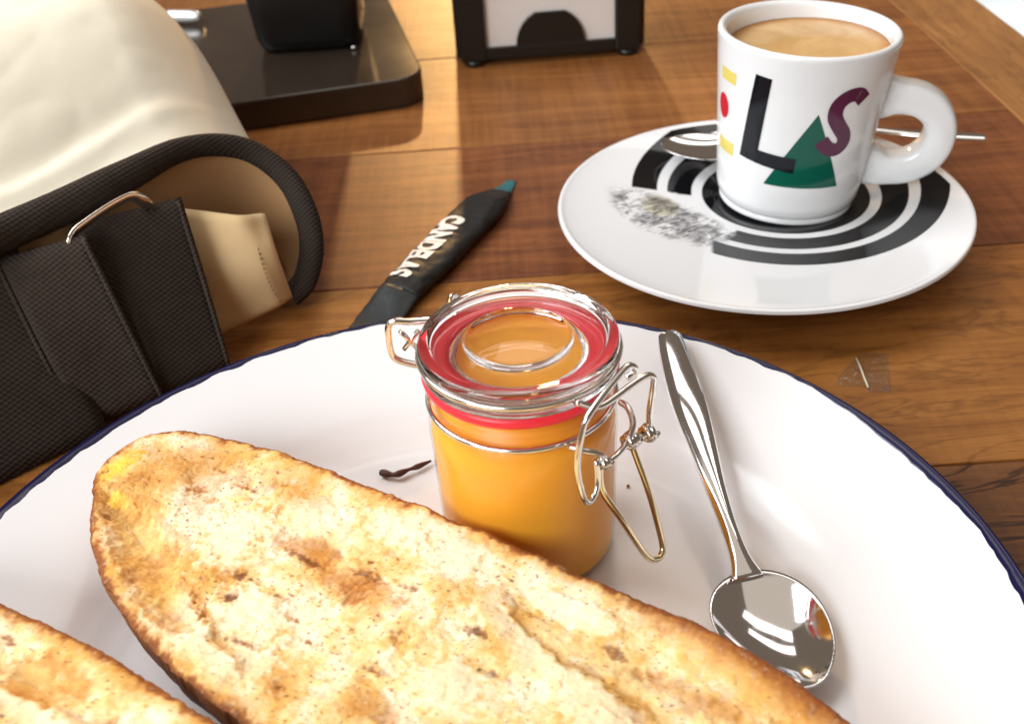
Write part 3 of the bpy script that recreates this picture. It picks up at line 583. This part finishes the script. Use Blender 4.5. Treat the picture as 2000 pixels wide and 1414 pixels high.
# printed letters: thin glaze film following the wall
def decal(name, polys, mat, lift=0.012):
    """polys: polygons in (azimuth deg, global z cm); triangulated, subdivided, wrapped on the wall"""
    bm = bmesh.new()
    for poly in polys:
        vs = [bm.verts.new((a*0.05, z, 0)) for a, z in poly]; bm.faces.new(vs)
    bmesh.ops.triangulate(bm, faces=bm.faces[:])
    for _ in range(4):
        es = [e for e in bm.edges if e.calc_length() > 0.22]
        if not es: break
        bmesh.ops.subdivide_edges(bm, edges=es, cuts=1); bmesh.ops.triangulate(bm, faces=[f for f in bm.faces if len(f.verts) > 3])
    V = []
    for v in bm.verts:
        a = R(v.co.x/0.05); z = v.co.y-CZ; r = cup_r(z)+lift; V.append((r*math.cos(a), r*math.sin(a), z))
    bm.verts.index_update(); F = [tuple(v.index for v in f.verts) for f in bm.faces]; bm.free()
    o = recalc(mk(name, V, F, mat, cup))
    me = o.data; c0 = me.polygons[0]
    if c0.normal.dot(Vector((c0.center.x, c0.center.y, 0))) < 0: me.flip_normals()
    return o
def stroke(pts, w0, n=6):
    P = cr([(a*0.05, z, 0) for a, z in pts], n); L = []; Rr = []
    for i, p in enumerate(P):
        t = (P[min(i+1, len(P)-1)]-P[max(i-1, 0)]).normalized(); nn = Vector((-t.y, t.x, 0))*w0
        L.append(p+nn); Rr.append(p-nn)
    return [[(q.x/0.05, q.y) for q in (L[i], L[i+1], Rr[i+1], Rr[i])] for i in range(len(P)-1)]
glz = lambda n, c: simple(n, c, 0.08, 0.0, spec=0.3)
decal('letter_bar', [[(-171.0, 6.46), (-153.4, 6.43), (-153.6, 5.98), (-171.0, 6.01)]], glz('yellow_glaze', (0.80, 0.66, 0.16)))
decal('letter_bar', [[(-174.0, 3.74), (-153.1, 3.71), (-153.3, 3.22), (-174.0, 3.24)]], glz('yellow_glaze', (0.80, 0.66, 0.16)))
decal('letter_dot', [[(-168+7.2*math.cos(2*math.pi*k/24), 4.98+0.48*math.sin(2*math.pi*k/24)) for k in range(24)]], glz('red_glaze', (0.62, 0.02, 0.04)))
decal('letter_triangle', [[(-93.8, 5.54), (-124.6, 2.60), (-68.3, 2.56)]], glz('green_glaze', (0.005, 0.10, 0.065)))
decal('letter_stem', [[(-136.9, 6.72), (-146.4, 3.45), (-103.9, 3.17), (-103.4, 3.77), (-131.0, 3.89), (-125.5, 6.66)]], glz('black_glaze', (0.006, 0.008, 0.012)), 0.018)
decal('letter_curve', stroke([(-63.5, 5.92), (-69.0, 6.18), (-76.5, 6.14), (-82.0, 5.85), (-82.5, 5.42), (-78.0, 5.02), (-73.0, 4.66), (-72.5, 4.32), (-77.0, 4.12), (-83.5, 4.22), (-89.0, 4.52)], 0.26), glz('plum_glaze', (0.10, 0.018, 0.055)), 0.018)
def m_coffee():
    g = G('espresso_crema'); p = g.obj(); n = g.noise(p, 60.0, 5, 0.6, 0.8); f = g.noise(p, 500.0, 3); x, y, z = g.xyz(p); r = ((x*x+y*y).sqrt()*100)
    c = g.mix(n.step(0.3, 0.7), (0.56, 0.32, 0.11), (0.70, 0.45, 0.20)); c = g.mix(r.step(2.3, 2.95), c, (0.42, 0.17, 0.03)); c = g.mix(f.step(0.62, 0.75)*0.3, c, (0.75, 0.52, 0.26))
    return g.set(color=c, rough=0.22, normal=g.bump(f, 0.1, 0.0005))
cf = lathe('coffee', [(0, 6.02), (1.5, 6.02), (2.6, 6.02), (2.82, 6.035), (2.875, 6.06), (2.84, 5.7), (2.0, 5.5), (0, 5.5)], m_coffee(), None, 96)
cf.location = ((CX+0.265)*CM, CY*CM, CZ*CM); tag(cf, 'espresso with tan crema filling the white cup', 'coffee')
spoon('coffee_spoon', 'small steel coffee spoon lying on the saucer behind the cup', [(18.85, 38.75, 2.66, 0.16, 0.05), (18.7, 38.78, 2.65, 0.24, 0.06), (17.0, 39.1, 2.60, 0.22, 0.06), (14.6, 42.1, 2.45, 0.16, 0.07), (11.5, 42.15, 2.3, 0.15, 0.07), (10.0, 41.6, 2.22, 0.22, 0.06), (9.4, 41.35, 2.2, 0.30, 0.05)] and
      [(19.25, 39.05, 2.25, 0.16, 0.06), (19.1, 39.1, 2.25, 0.30, 0.08), (17.0, 39.75, 2.25, 0.28, 0.08), (14.5, 40.9, 2.20, 0.18, 0.08), (11.8, 41.45, 2.15, 0.16, 0.08), (10.0, 41.2, 2.10, 0.20, 0.07), (9.3, 40.95, 2.06, 0.32, 0.05)],
      ((8.2, 40.6, 2.05), (-1.0, 0.14), 1.5, 1.25, 0.30, 0.05), M_spoon)

# ================================================================== SUGAR STICK
sug = thing('sugar_stick', 'black paper sugar stick with white lettering and teal end behind the plate', 'sugar packet', (-2.2, 37.2, 0))
SA, SB = Vector((0.55, 42.6, 0)), Vector((-5.2, 31.3, 0)); SD = (SB-SA).normalized(); SN = Vector((-SD.y, SD.x, 0)); SL = (SB-SA).length; SO = Vector((-2.2, 37.2, 0))
if SN.x < 0: SN = -SN
def sug_w(s): return 0.20+0.74*sstep(0.0, 0.24, s)-0.10*sstep(0.5, 0.8, s)-0.18*sstep(0.9, 1.0, s)
def sug_h(s): return 0.03+0.36*sstep(0.04, 0.26, s)*sstep(0.96, 0.74, s)
def sug_pt(s, a, lift=0.0):
    h = sug_h(s); wd = sug_w(s); c = math.copysign(abs(math.cos(a))**0.8, math.cos(a)); k = math.copysign(abs(math.sin(a))**0.9, math.sin(a))
    cr_ = 0.09*noise.noise((s*8, math.cos(a)*1.6, 3.0))+0.075*(abs(noise.noise((s*15+math.cos(a)*2.2, math.cos(a)*2.4, 8.0)))-0.2)+0.03*noise.noise((s*45, math.cos(a)*5, 1.0))
    bend = 0.18*math.sin(s*math.pi)
    p = SA+SD*(s*SL)+SN*((wd+cr_)*c+bend)+Vector((0, 0, max(0.02, h+0.03+(h+lift+cr_*min(1, h*3))*k)))
    return p-SO
def sug_mesh(name, s0, s1, n, mat):
    V = []; F = []; ns = 32
    for i in range(n+1):
        for k in range(ns): V.append(tuple(sug_pt(lerp(s0, s1, i/n), 2*math.pi*k/ns)))
    for i in range(n):
        for k in range(ns): l = (k+1) % ns; F.append((i*ns+k, i*ns+l, (i+1)*ns+l, (i+1)*ns+k))
    F.append(tuple(range(ns))); F.append(tuple(range(n*ns, (n+1)*ns)))
    return recalc(mk(name, V, F, mat, sug))
def m_paper(name, c):
    g = G(name); p = g.obj(); n = g.noise(p, 90.0, 4, 0.6); return g.set(color=g.mix(n, c, tuple(v*1.8+0.004 for v in c)), rough=0.50, spec=0.3, normal=g.bump(n, 0.35, 0.0015))
sug_mesh('wrapper', 0.09, 0.80, 90, m_paper('black_paper', (0.010, 0.009, 0.008)))
sug_mesh('crimped_end', 0.0, 0.089, 10, m_paper('teal_paper', (0.02, 0.09, 0.095)))
sug_mesh('crimped_end', 0.801, 1.0, 20, m_paper('grey_paper', (0.016, 0.017, 0.017)))
fc = bpy.data.curves.new('lettering', 'FONT'); fc.body = 'CANDELAS'; fc.size = 1.0; fc.offset = 0.045; fc.space_character = 0.98; fc.resolution_u = 3
fo = bpy.data.objects.new('lettering_source', fc); col.objects.link(fo); dg = bpy.context.evaluated_depsgraph_get(); dg.update()
tm = bpy.data.meshes.new_from_object(fo.evaluated_get(dg)); bpy.data.objects.remove(fo); bpy.data.curves.remove(fc)
bm = bmesh.new(); bm.from_mesh(tm); bmesh.ops.triangulate(bm, faces=bm.faces[:])
for _ in range(3):
    es = [e for e in bm.edges if e.calc_length() > 0.16]
    if es: bmesh.ops.subdivide_edges(bm, edges=es, cuts=1); bmesh.ops.triangulate(bm, faces=[f for f in bm.faces if len(f.verts) > 3])
xs = [v.co.x for v in bm.verts]; x0, x1 = min(xs), max(xs); ys = [v.co.y for v in bm.verts]; y0, y1 = min(ys), max(ys)
bm.verts.index_update(); LV = []
for v in bm.verts:
    s = lerp(0.385, 0.765, (v.co.x-x0)/(x1-x0)); q = (v.co.y-y0)/(y1-y0)        # letter tops face right (+SN)
    off = lerp(-0.80, 0.16, q); a = math.acos(max(-1, min(1, off)))
    LV.append(tuple(sug_pt(s, a, 0.03)))
LF = [tuple(v.index for v in f.verts) for f in bm.faces]; bm.free(); bpy.data.meshes.remove(tm)
mk('lettering', LV, LF, simple('white_print', (0.80, 0.72, 0.66), 0.5), sug)

# ================================================================== SMALL THINGS ON TABLE AND PLATE
def m_film():
    g = G('clear_film'); n = g.nt; p = g.obj(); nz = g.noise(p, 700.0, 4, 0.7)
    tr = n.nodes.new('ShaderNodeBsdfTransparent'); tr.inputs[0].default_value = (0.93, 0.93, 0.92, 1)
    b = g.bump(nz, 1.0, 0.0012); gl = n.nodes.new('ShaderNodeBsdfGlossy'); gl.inputs['Roughness'].default_value = 0.12; n.links.new(b.k, gl.inputs['Normal'])
    mx = n.nodes.new('ShaderNodeMixShader'); f = nz.step(0.50, 0.72, 0.03, 0.30); n.links.new(f.k, mx.inputs[0]); n.links.new(tr.outputs[0], mx.inputs[1]); n.links.new(gl.outputs[0], mx.inputs[2]); n.links.new(mx.outputs[0], g.out.inputs['Surface']); return g.m
film = thing('plastic_film', 'scrap of clear plastic film stuck on the table right of the plate', 'plastic scrap', (11.2, 27.2, 0))
def film_pts(poly, name, lift):
    return prism(name, [(a-11.2, b-27.2) for a, b in poly], 0.012, m_film(), film, 0, to=lambda u, v, w: (u, v, 0.012+lift+w))
film_pts([(11.05, 26.3), (11.15, 28.2), (11.62, 28.40), (12.25, 28.22), (11.70, 26.2)], 'film_sheet', 0)
film_pts([(10.15, 26.75), (10.35, 27.2), (11.05, 28.0), (11.20, 28.0), (11.12, 26.55)], 'film_flap', 0.03)
tube('film_crease', [(-0.02, 0.9, 0.05), (-0.06, 0.3, 0.08), (-0.1, -0.2, 0.07), (-0.12, -0.7, 0.05)], 0.035, simple('film_edge', (0.7, 0.62, 0.45), 0.25), film, 6)
M_burnt = m_paper('burnt_strand', (0.045, 0.014, 0.008))
tw = tube('burnt_strand', cr([(-3.98, 23.50, 0.55), (-3.72, 23.34, 0.60), (-3.5, 23.30, 0.62), (-3.2, 23.48, 0.60), (-2.95, 23.58, 0.60), (-2.55, 23.86, 0.55)], 6), 0.075, M_burnt, None, 7, radf=lambda t: 1.35-0.6*t+0.3*math.sin(t*17))
tag(tw, 'thin dark burnt crust strand on the plate left of the jar', 'crumb')
def crumb_bit(x, y, z, r, label, sd):
    bm = bmesh.new(); bmesh.ops.create_icosphere(bm, subdivisions=2, radius=r*CM)
    for v in bm.verts: v.co *= 1+0.5*noise.noise(v.co*(120/r*0.1)+Vector((sd, sd, 0)))
    me = bpy.data.meshes.new('toast_crumb'); bm.to_mesh(me); bm.free(); me.materials.append(M_crust)
    o = bpy.data.objects.new('toast_crumb', me); col.objects.link(o); o.location = (x*CM, y*CM, z*CM); tag(o, label, 'crumb', 'loose crumbs on the plate')
crumb_bit(3.0, 22.3, 0.47, 0.05, 'tiny dark crumb on the plate right of the jar', 1)
crumb_bit(-2.55, 21.35, 0.52, 0.13, 'brown crumb on the plate between jar and toast', 3)
crumb_bit(-6.3, 27.0, 1.48, 0.045, 'tiny dark crumb on the plate rim above the long toast', 6)
crumb_bit(-8.25, 14.55, 0.50, 0.06, 'tiny dark crumb on the plate between the two toasts', 4)

# ================================================================== TRAY, BLACK HOLDER, PIN, NAPKIN DISPENSER
def rrect(x0, x1, y0, y1, r, n=6):
    out = []
    for cx, cy, a0 in ((x1-r, y1-r, 0), (x0+r, y1-r, 90), (x0+r, y0+r, 180), (x1-r, y0+r, 270)):
        for k in range(n+1): a = R(a0+90*k/n); out.append((cx+r*math.cos(a), cy+r*math.sin(a)))
    return out
def m_tray():
    g = G('dark_lacquer'); p = g.obj(); n = g.noise(p, 20.0, 4, 0.6); return g.set(color=g.mix(n, (0.020, 0.014, 0.010), (0.05, 0.034, 0.024)), rough=n*0.12+0.10, coat=0.15, coatr=0.08, normal=g.bump(g.noise(p, 8.0, 3), 0.1, 0.002))
tray = thing('serving_tray', 'dark glossy rounded tray on the table behind the bag', 'tray', (-3.3, 51.9, 0), R(11))
prism('tray_body', rrect(-22, 0, 0, 16, 1.5, 8), 1.5, m_tray(), tray, 0.10, 2, to=lambda u, v, w: (u, v, w+0.02))
M_blk = simple('matte_black', (0.008, 0.007, 0.007), 0.42)
hold = thing('black_holder', 'black block-shaped holder standing on the dark tray', 'holder', (-9.6, 58.8, 1.53), R(-1))
V = []; F = []; ring = rrect(-1, 1, -1, 1, 0.35, 5); nr = len(ring); st = [(0, .86, .80), (0.15, .93, .86), (0.7, 1.0, .92), (3, 1.06, 1.0), (6, 1.12, 1.0), (9, 1.16, 1.0), (9.3, 1.13, .97), (9.3, 1.0, .85), (8.8, .96, .8)]
for z_, k1, k2 in st:
    for a, b in ring: V.append((a*2.75*k1, b*2.6*k2, z_))
for i in range(len(st)-1):
    for k in range(nr): l = (k+1) % nr; F.append((i*nr+k, i*nr+l, (i+1)*nr+l, (i+1)*nr+k))
F.append(tuple(range(nr))); F.append(tuple(range((len(st)-1)*nr, len(st)*nr)))
recalc(mk('holder_body', V, F, M_blk, hold))
lathe('stud', [(0, -0.0), (0.12, 0.02), (0.15, 0.1), (0.1, 0.18), (0, 0.2)], M_wire, hold, 16).location = (2.42*CM, -2.35*CM, 0.02*CM)
pin = tube('metal_pin', cr([(-18.4, 63.0, 1.95), (-17.6, 62.85, 1.95), (-16.9, 62.7, 1.95), (-16.5, 62.62, 1.95)], 5), 0.36, simple('white_metal', (0.8, 0.8, 0.78), 0.25, 0.6), None, 14, radf=lambda t: 1.0-0.35*t**3)
tag(pin, 'pale metal pin lying on the dark tray beside the bag', 'pin')

ND = thing('napkin_dispenser', 'black metal napkin dispenser on the table behind the jar', 'napkin dispenser', (3.25, 57.0, 0), R(1.5))
M_nd = simple('black_enamel_metal', (0.010, 0.008, 0.007), 0.35)
fz = lambda u, v, w: (u, -w, v)
# front panel: tall opening with a rounded thumb tab rising from the bottom bar
W2, HT = 4.85, 11.5
tab = [(1.85*math.cos(R(180-k*180/14)), 0.95+1.75*min(1.0, math.sin(R(180-k*180/14))*1.12)) for k in range(15)]
polyo = [(-W2, 0.25), (W2, 0.25), (W2, HT), (-W2, HT)]
box('side_post', -W2, -3.45, -0.3, 0.0, 0.3, HT, M_nd, ND, 0.12); box('side_post', 3.45, W2, -0.3, 0.0, 0.3, HT, M_nd, ND, 0.12)
box('bottom_bar', -3.449, 3.449, -0.28, -0.02, 0.35, 1.0, M_nd, ND, 0.05); box('top_bar', -3.449, 3.449, -0.28, -0.02, HT-0.9, HT-0.02, M_nd, ND, 0.05)
prism('thumb_tab', [(-1.95, 0.9)]+tab+[(1.95, 0.9)], 0.2, M_nd, ND, 0.04, 1, to=lambda u, v, w: (u, -0.05-w, v))
box('side_wall', -W2-0.25, -W2+0.12, 0.02, 4.6, 0.45, HT-0.3, M_nd, ND, 0.1); box('side_wall', W2-0.12, W2+0.25, 0.02, 4.6, 0.45, HT-0.3, M_nd, ND, 0.1)
box('base', -W2+0.13, W2-0.13, 0.03, 4.5, 0.36, 0.6, M_nd, ND, 0.05); box('back_panel', -W2+0.13, W2-0.13, 4.3, 4.6, 0.62, HT, M_nd, ND, 0.05)
for x_ in (-4.15, 4.15):
    for y_ in (0.15, 4.0):
        lathe('foot', [(0, 0), (0.45, 0), (0.55, 0.1), (0.55, 0.28), (0.4, 0.34), (0, 0.34)], M_nd, ND, 20).location = (x_*CM, y_*CM, 0.012*CM)
M_nap = cloth('white_tissue', (0.74, 0.66, 0.60), (0.82, 0.75, 0.70), 5, 0.1, 0.9, 0.2)
nap = thing('napkin_stack', 'white paper napkins inside the black napkin dispenser', 'napkins', (3.25, 57.0, 0), R(1.5))
for k in range(6):
    box('napkin', -3.7, 3.7, 0.06+k*0.3, 0.31+k*0.3, 0.66, 9.8-k*0.05, M_nap, nap, 0.06, 2)

# ================================================================== BAG
bag = thing('canvas_bag', 'cream canvas bag with black webbing straps and steel buckle', 'bag', (0, 0, 0))
BO = Vector((-10.9, 35.0)); BA = Vector((0.61, 0.79)); BB = Vector((-0.79, 0.61))
def bw(s, d, z): q = BO+BA*s+BB*d; return (q.x, q.y, z)
NS_, ND_ = 160, 120; V = []; F = []
def bag_h(s, d):
    e_s = 3.6+0.50*max(d, 0)-0.25*max(0, d-9)                     # right end of the body
    k = max(0.0, min(1.0, (e_s-s)/4.2)); rnd = (1-(1-k)**1.7)**(1/1.25) if k < 1 else 1.0
    hh = lerp(5.7, 9.6, sstep(-0.5, 7.5, d)) if d < 9 else 9.6*(max(0, 1-((d-9)/9.0)**2.2))
    hh *= 0.60+0.40*rnd
    # soft folds running along the bag
    fold = (0.16*math.exp(-((d-1.7-0.04*(s+6)-0.25*math.sin(s*0.35))/0.35)**2)-0.20*math.exp(-((d-2.3-0.04*(s+6)-0.25*math.sin(s*0.35))/0.5)**2))*sstep(-11, -6, s)*sstep(4, 0, s)
    wr = 0.10*noise.noise((s*0.3, d*0.35, 2))-0.09*(1-abs(noise.noise((s*0.22+d*0.10, d*0.55-s*0.1, 6))))**5+0.05*noise.noise((s*0.9, d*1.4, 4))
    return hh+0.8*fold+0.5*wr*(0.4+0.6*rnd)
for i in range(NS_+1):
    for j in range(ND_+1):
        d = lerp(-0.1, 17.5, j/ND_); e_s = 3.6+0.50*max(d, 0)-0.25*max(0, d-9); s = lerp(-34, e_s, (i/NS_)**0.75)
        V.append(bw(s, d, max(0.25, bag_h(s, d))))
top_n = len(V)
for i in range(NS_+1):
    for j in range(ND_+1):
        x_, y_, _ = V[i*(ND_+1)+j]; V.append((x_, y_, 0.03))
for i in range(NS_):
    for j in range(ND_):
        a = i*(ND_+1)+j; b = a+ND_+1; F.append((a, b, b+1, a+1)); F.append((top_n+a, top_n+a+1, top_n+b+1, top_n+b))
for i in range(NS_):
    a = i*(ND_+1); b = a+ND_+1; F.append((a, top_n+a, top_n+b, b)); a += ND_; b += ND_; F.append((a, b, top_n+b, top_n+a))
for j in range(ND_):
    a = j; F.append((a, a+1, top_n+a+1, top_n+a)); a = NS_*(ND_+1)+j; F.append((a, top_n+a, top_n+a+1, a+1))
recalc(mk('bag_body', V, F, M_canvas, bag))
bind = [(-19.5, 23.5, 6.2), (-16.33, 27.6, 6.2), (-15.21, 29.3, 6.0), (-13.67, 30.95, 6.0), (-12.17, 32.75, 6.05), (-10.9, 34.6, 6.0), (-9.75, 35.75, 5.6), (-8.66, 36.15, 5.0), (-7.62, 35.75, 4.1), (-7.05, 35.0, 3.0), (-6.95, 34.35, 2.0), (-7.3, 33.85, 1.0), (-7.9, 33.45, 0.55)]
bp = cr(bind, 8)
tube('binding', bp, 0.39, M_web, bag, 14, flat=0.85, radf=lambda t: 1.5-0.45*sstep(0.28, 0.45, t)+0.12*sstep(0.6, 0.75, t))
# lining inside the open end, ruled between binding and an inner line
inner = cr([(-19.0, 23.9, 1.5), (-16.0, 28.0, 1.5), (-15.0, 29.9, 1.5), (-13.6, 31.6, 1.6), (-12.3, 33.2, 1.6), (-11.2, 34.5, 1.6), (-10.3, 35.2, 1.6), (-9.4, 35.5, 1.4), (-8.6, 35.3, 1.2), (-8.2, 34.9, 0.9), (-8.1, 34.5, 0.6), (-8.2, 34.2, 0.4), (-8.4, 33.9, 0.3)], 8)
V = []; F = []; K = 8
for a, b in zip(bp, inner):
    for k in range(K+1):
        t = k/K; p = a.lerp(b, t); p.z += -0.5*math.sin(math.pi*t)*0.4; V.append(tuple(p))
for i in range(len(bp)-1):
    for k in range(K): q = i*(K+1)+k; F.append((q, q+1, q+K+2, q+K+1))
ln = mk('lining', V, F, M_lining, bag); md = ln.modifiers.new('thickness', 'SOLIDIFY'); md.thickness = 0.0012; md.offset = 0
sagf = lambda amp, f=1.0, s0=0: (lambda u, v: amp*math.sin(math.pi*v)*(0.6+0.4*math.sin(f*u*3.1+s0)))
flap = patch('flap', [(-11.6, 33.2, 4.7), (-8.05, 33.05, 4.0), (-7.68, 33.0, 0.75), (-10.4, 31.55, 0.25)], 24, 24, 0.22, M_flap, bag, lambda u, v: 0.42*math.sin(math.pi*v)*(0.7+0.3*math.sin(2.5*u))-0.55*sstep(0.72, 1.0, u)*sstep(0.35, 0.0, v)-0.25*sstep(0.8, 1.0, u)+0.06*noise.noise((u*3, v*3, 1)))
def dashes(name, parent, A, B, n, mat, rad=0.03, sag=0.0, nrm=Vector((0, -1, 0.3)), duty=0.6):
    V = []; F = []; A = Vector(A); B = Vector(B)
    for k in range(n):
        p = A.lerp(B, k/n)+nrm*(sag*math.sin(math.pi*k/n)); q = A.lerp(B, (k+duty)/n)+nrm*(sag*math.sin(math.pi*(k+duty)/n)); t = (q-p).normalized(); s = t.cross(nrm).normalized()*rad; u = nrm.normalized()*rad
        b0 = len(V)
        for c in (p, q):
            for e in (s, u, -s, -u): V.append(tuple(c+e))
        F += [(b0+i, b0+(i+1) % 4, b0+4+(i+1) % 4, b0+4+i) for i in range(4)]+[(b0, b0+1, b0+2, b0+3), (b0+4, b0+5, b0+6, b0+7)]
    return recalc(mk(name, V, F, mat, parent))
dashes('stitching', flap, (-8.42, 32.62, 3.35), (-8.02, 32.60, 0.85), 14, M_thread, 0.022, 0.42)
bandA = patch('strap', [(-13.6, 30.7, 5.45), (-10.60, 32.65, 5.2), (-9.55, 30.0, 0.15), (-11.8, 28.4, 0.1)], 16, 16, 0.22, M_web, bag, sagf(0.35, 1, 1))
bandC = patch('strap', [(-19.8, 26.0, 5.4), (-14.9, 29.45, 5.5), (-12.9, 27.0, 0.08), (-17.2, 23.4, 0.08)], 14, 14, 0.2, M_web, bag, sagf(0.25))
bandB = patch('strap', [(-15.45, 29.0, 5.3), (-12.95, 30.0, 5.45), (-11.45, 28.45, 0.2), (-13.75, 26.95, 0.2)], 16, 16, 0.30, M_web2, bag, sagf(0.45, 1, 2))
def edge_seam(parent, A, B, sag, off, mat=None):
    A, B = Vector(A), Vector(B); nrm = Vector((0.35, -0.8, 0.45)).normalized()
    tube('seam', [A.lerp(B, k/24)+nrm*(sag*math.sin(math.pi*k/24)+off+0.012*(k % 2)) for k in range(25)], 0.075, mat or M_web2, parent, 7)
edge_seam(bandB, (-15.40, 28.95, 5.2), (-13.72, 26.95, 0.25), 0.36, 0.24); edge_seam(bandB, (-13.02, 29.92, 5.35), (-11.52, 28.42, 0.25), 0.36, 0.24)
edge_seam(bandA, (-10.70, 32.55, 5.1), (-9.62, 30.0, 0.2), 0.28, 0.16)
M_brass = simple('warm_nickel', (0.80, 0.74, 0.64), 0.16, 1.0)
tube('buckle', cr([(-13.30, 30.30, 4.6), (-13.36, 29.95, 5.0), (-13.38, 29.80, 5.32), (-13.24, 30.00, 5.55), (-12.95, 30.30, 5.68), (-12.4, 30.82, 5.86), (-11.85, 31.25, 5.98), (-11.60, 31.42, 5.92), (-11.44, 31.62, 5.60), (-11.42, 32.1, 5.0)], 6), 0.25, M_brass, bag, 12, flat=0.42)
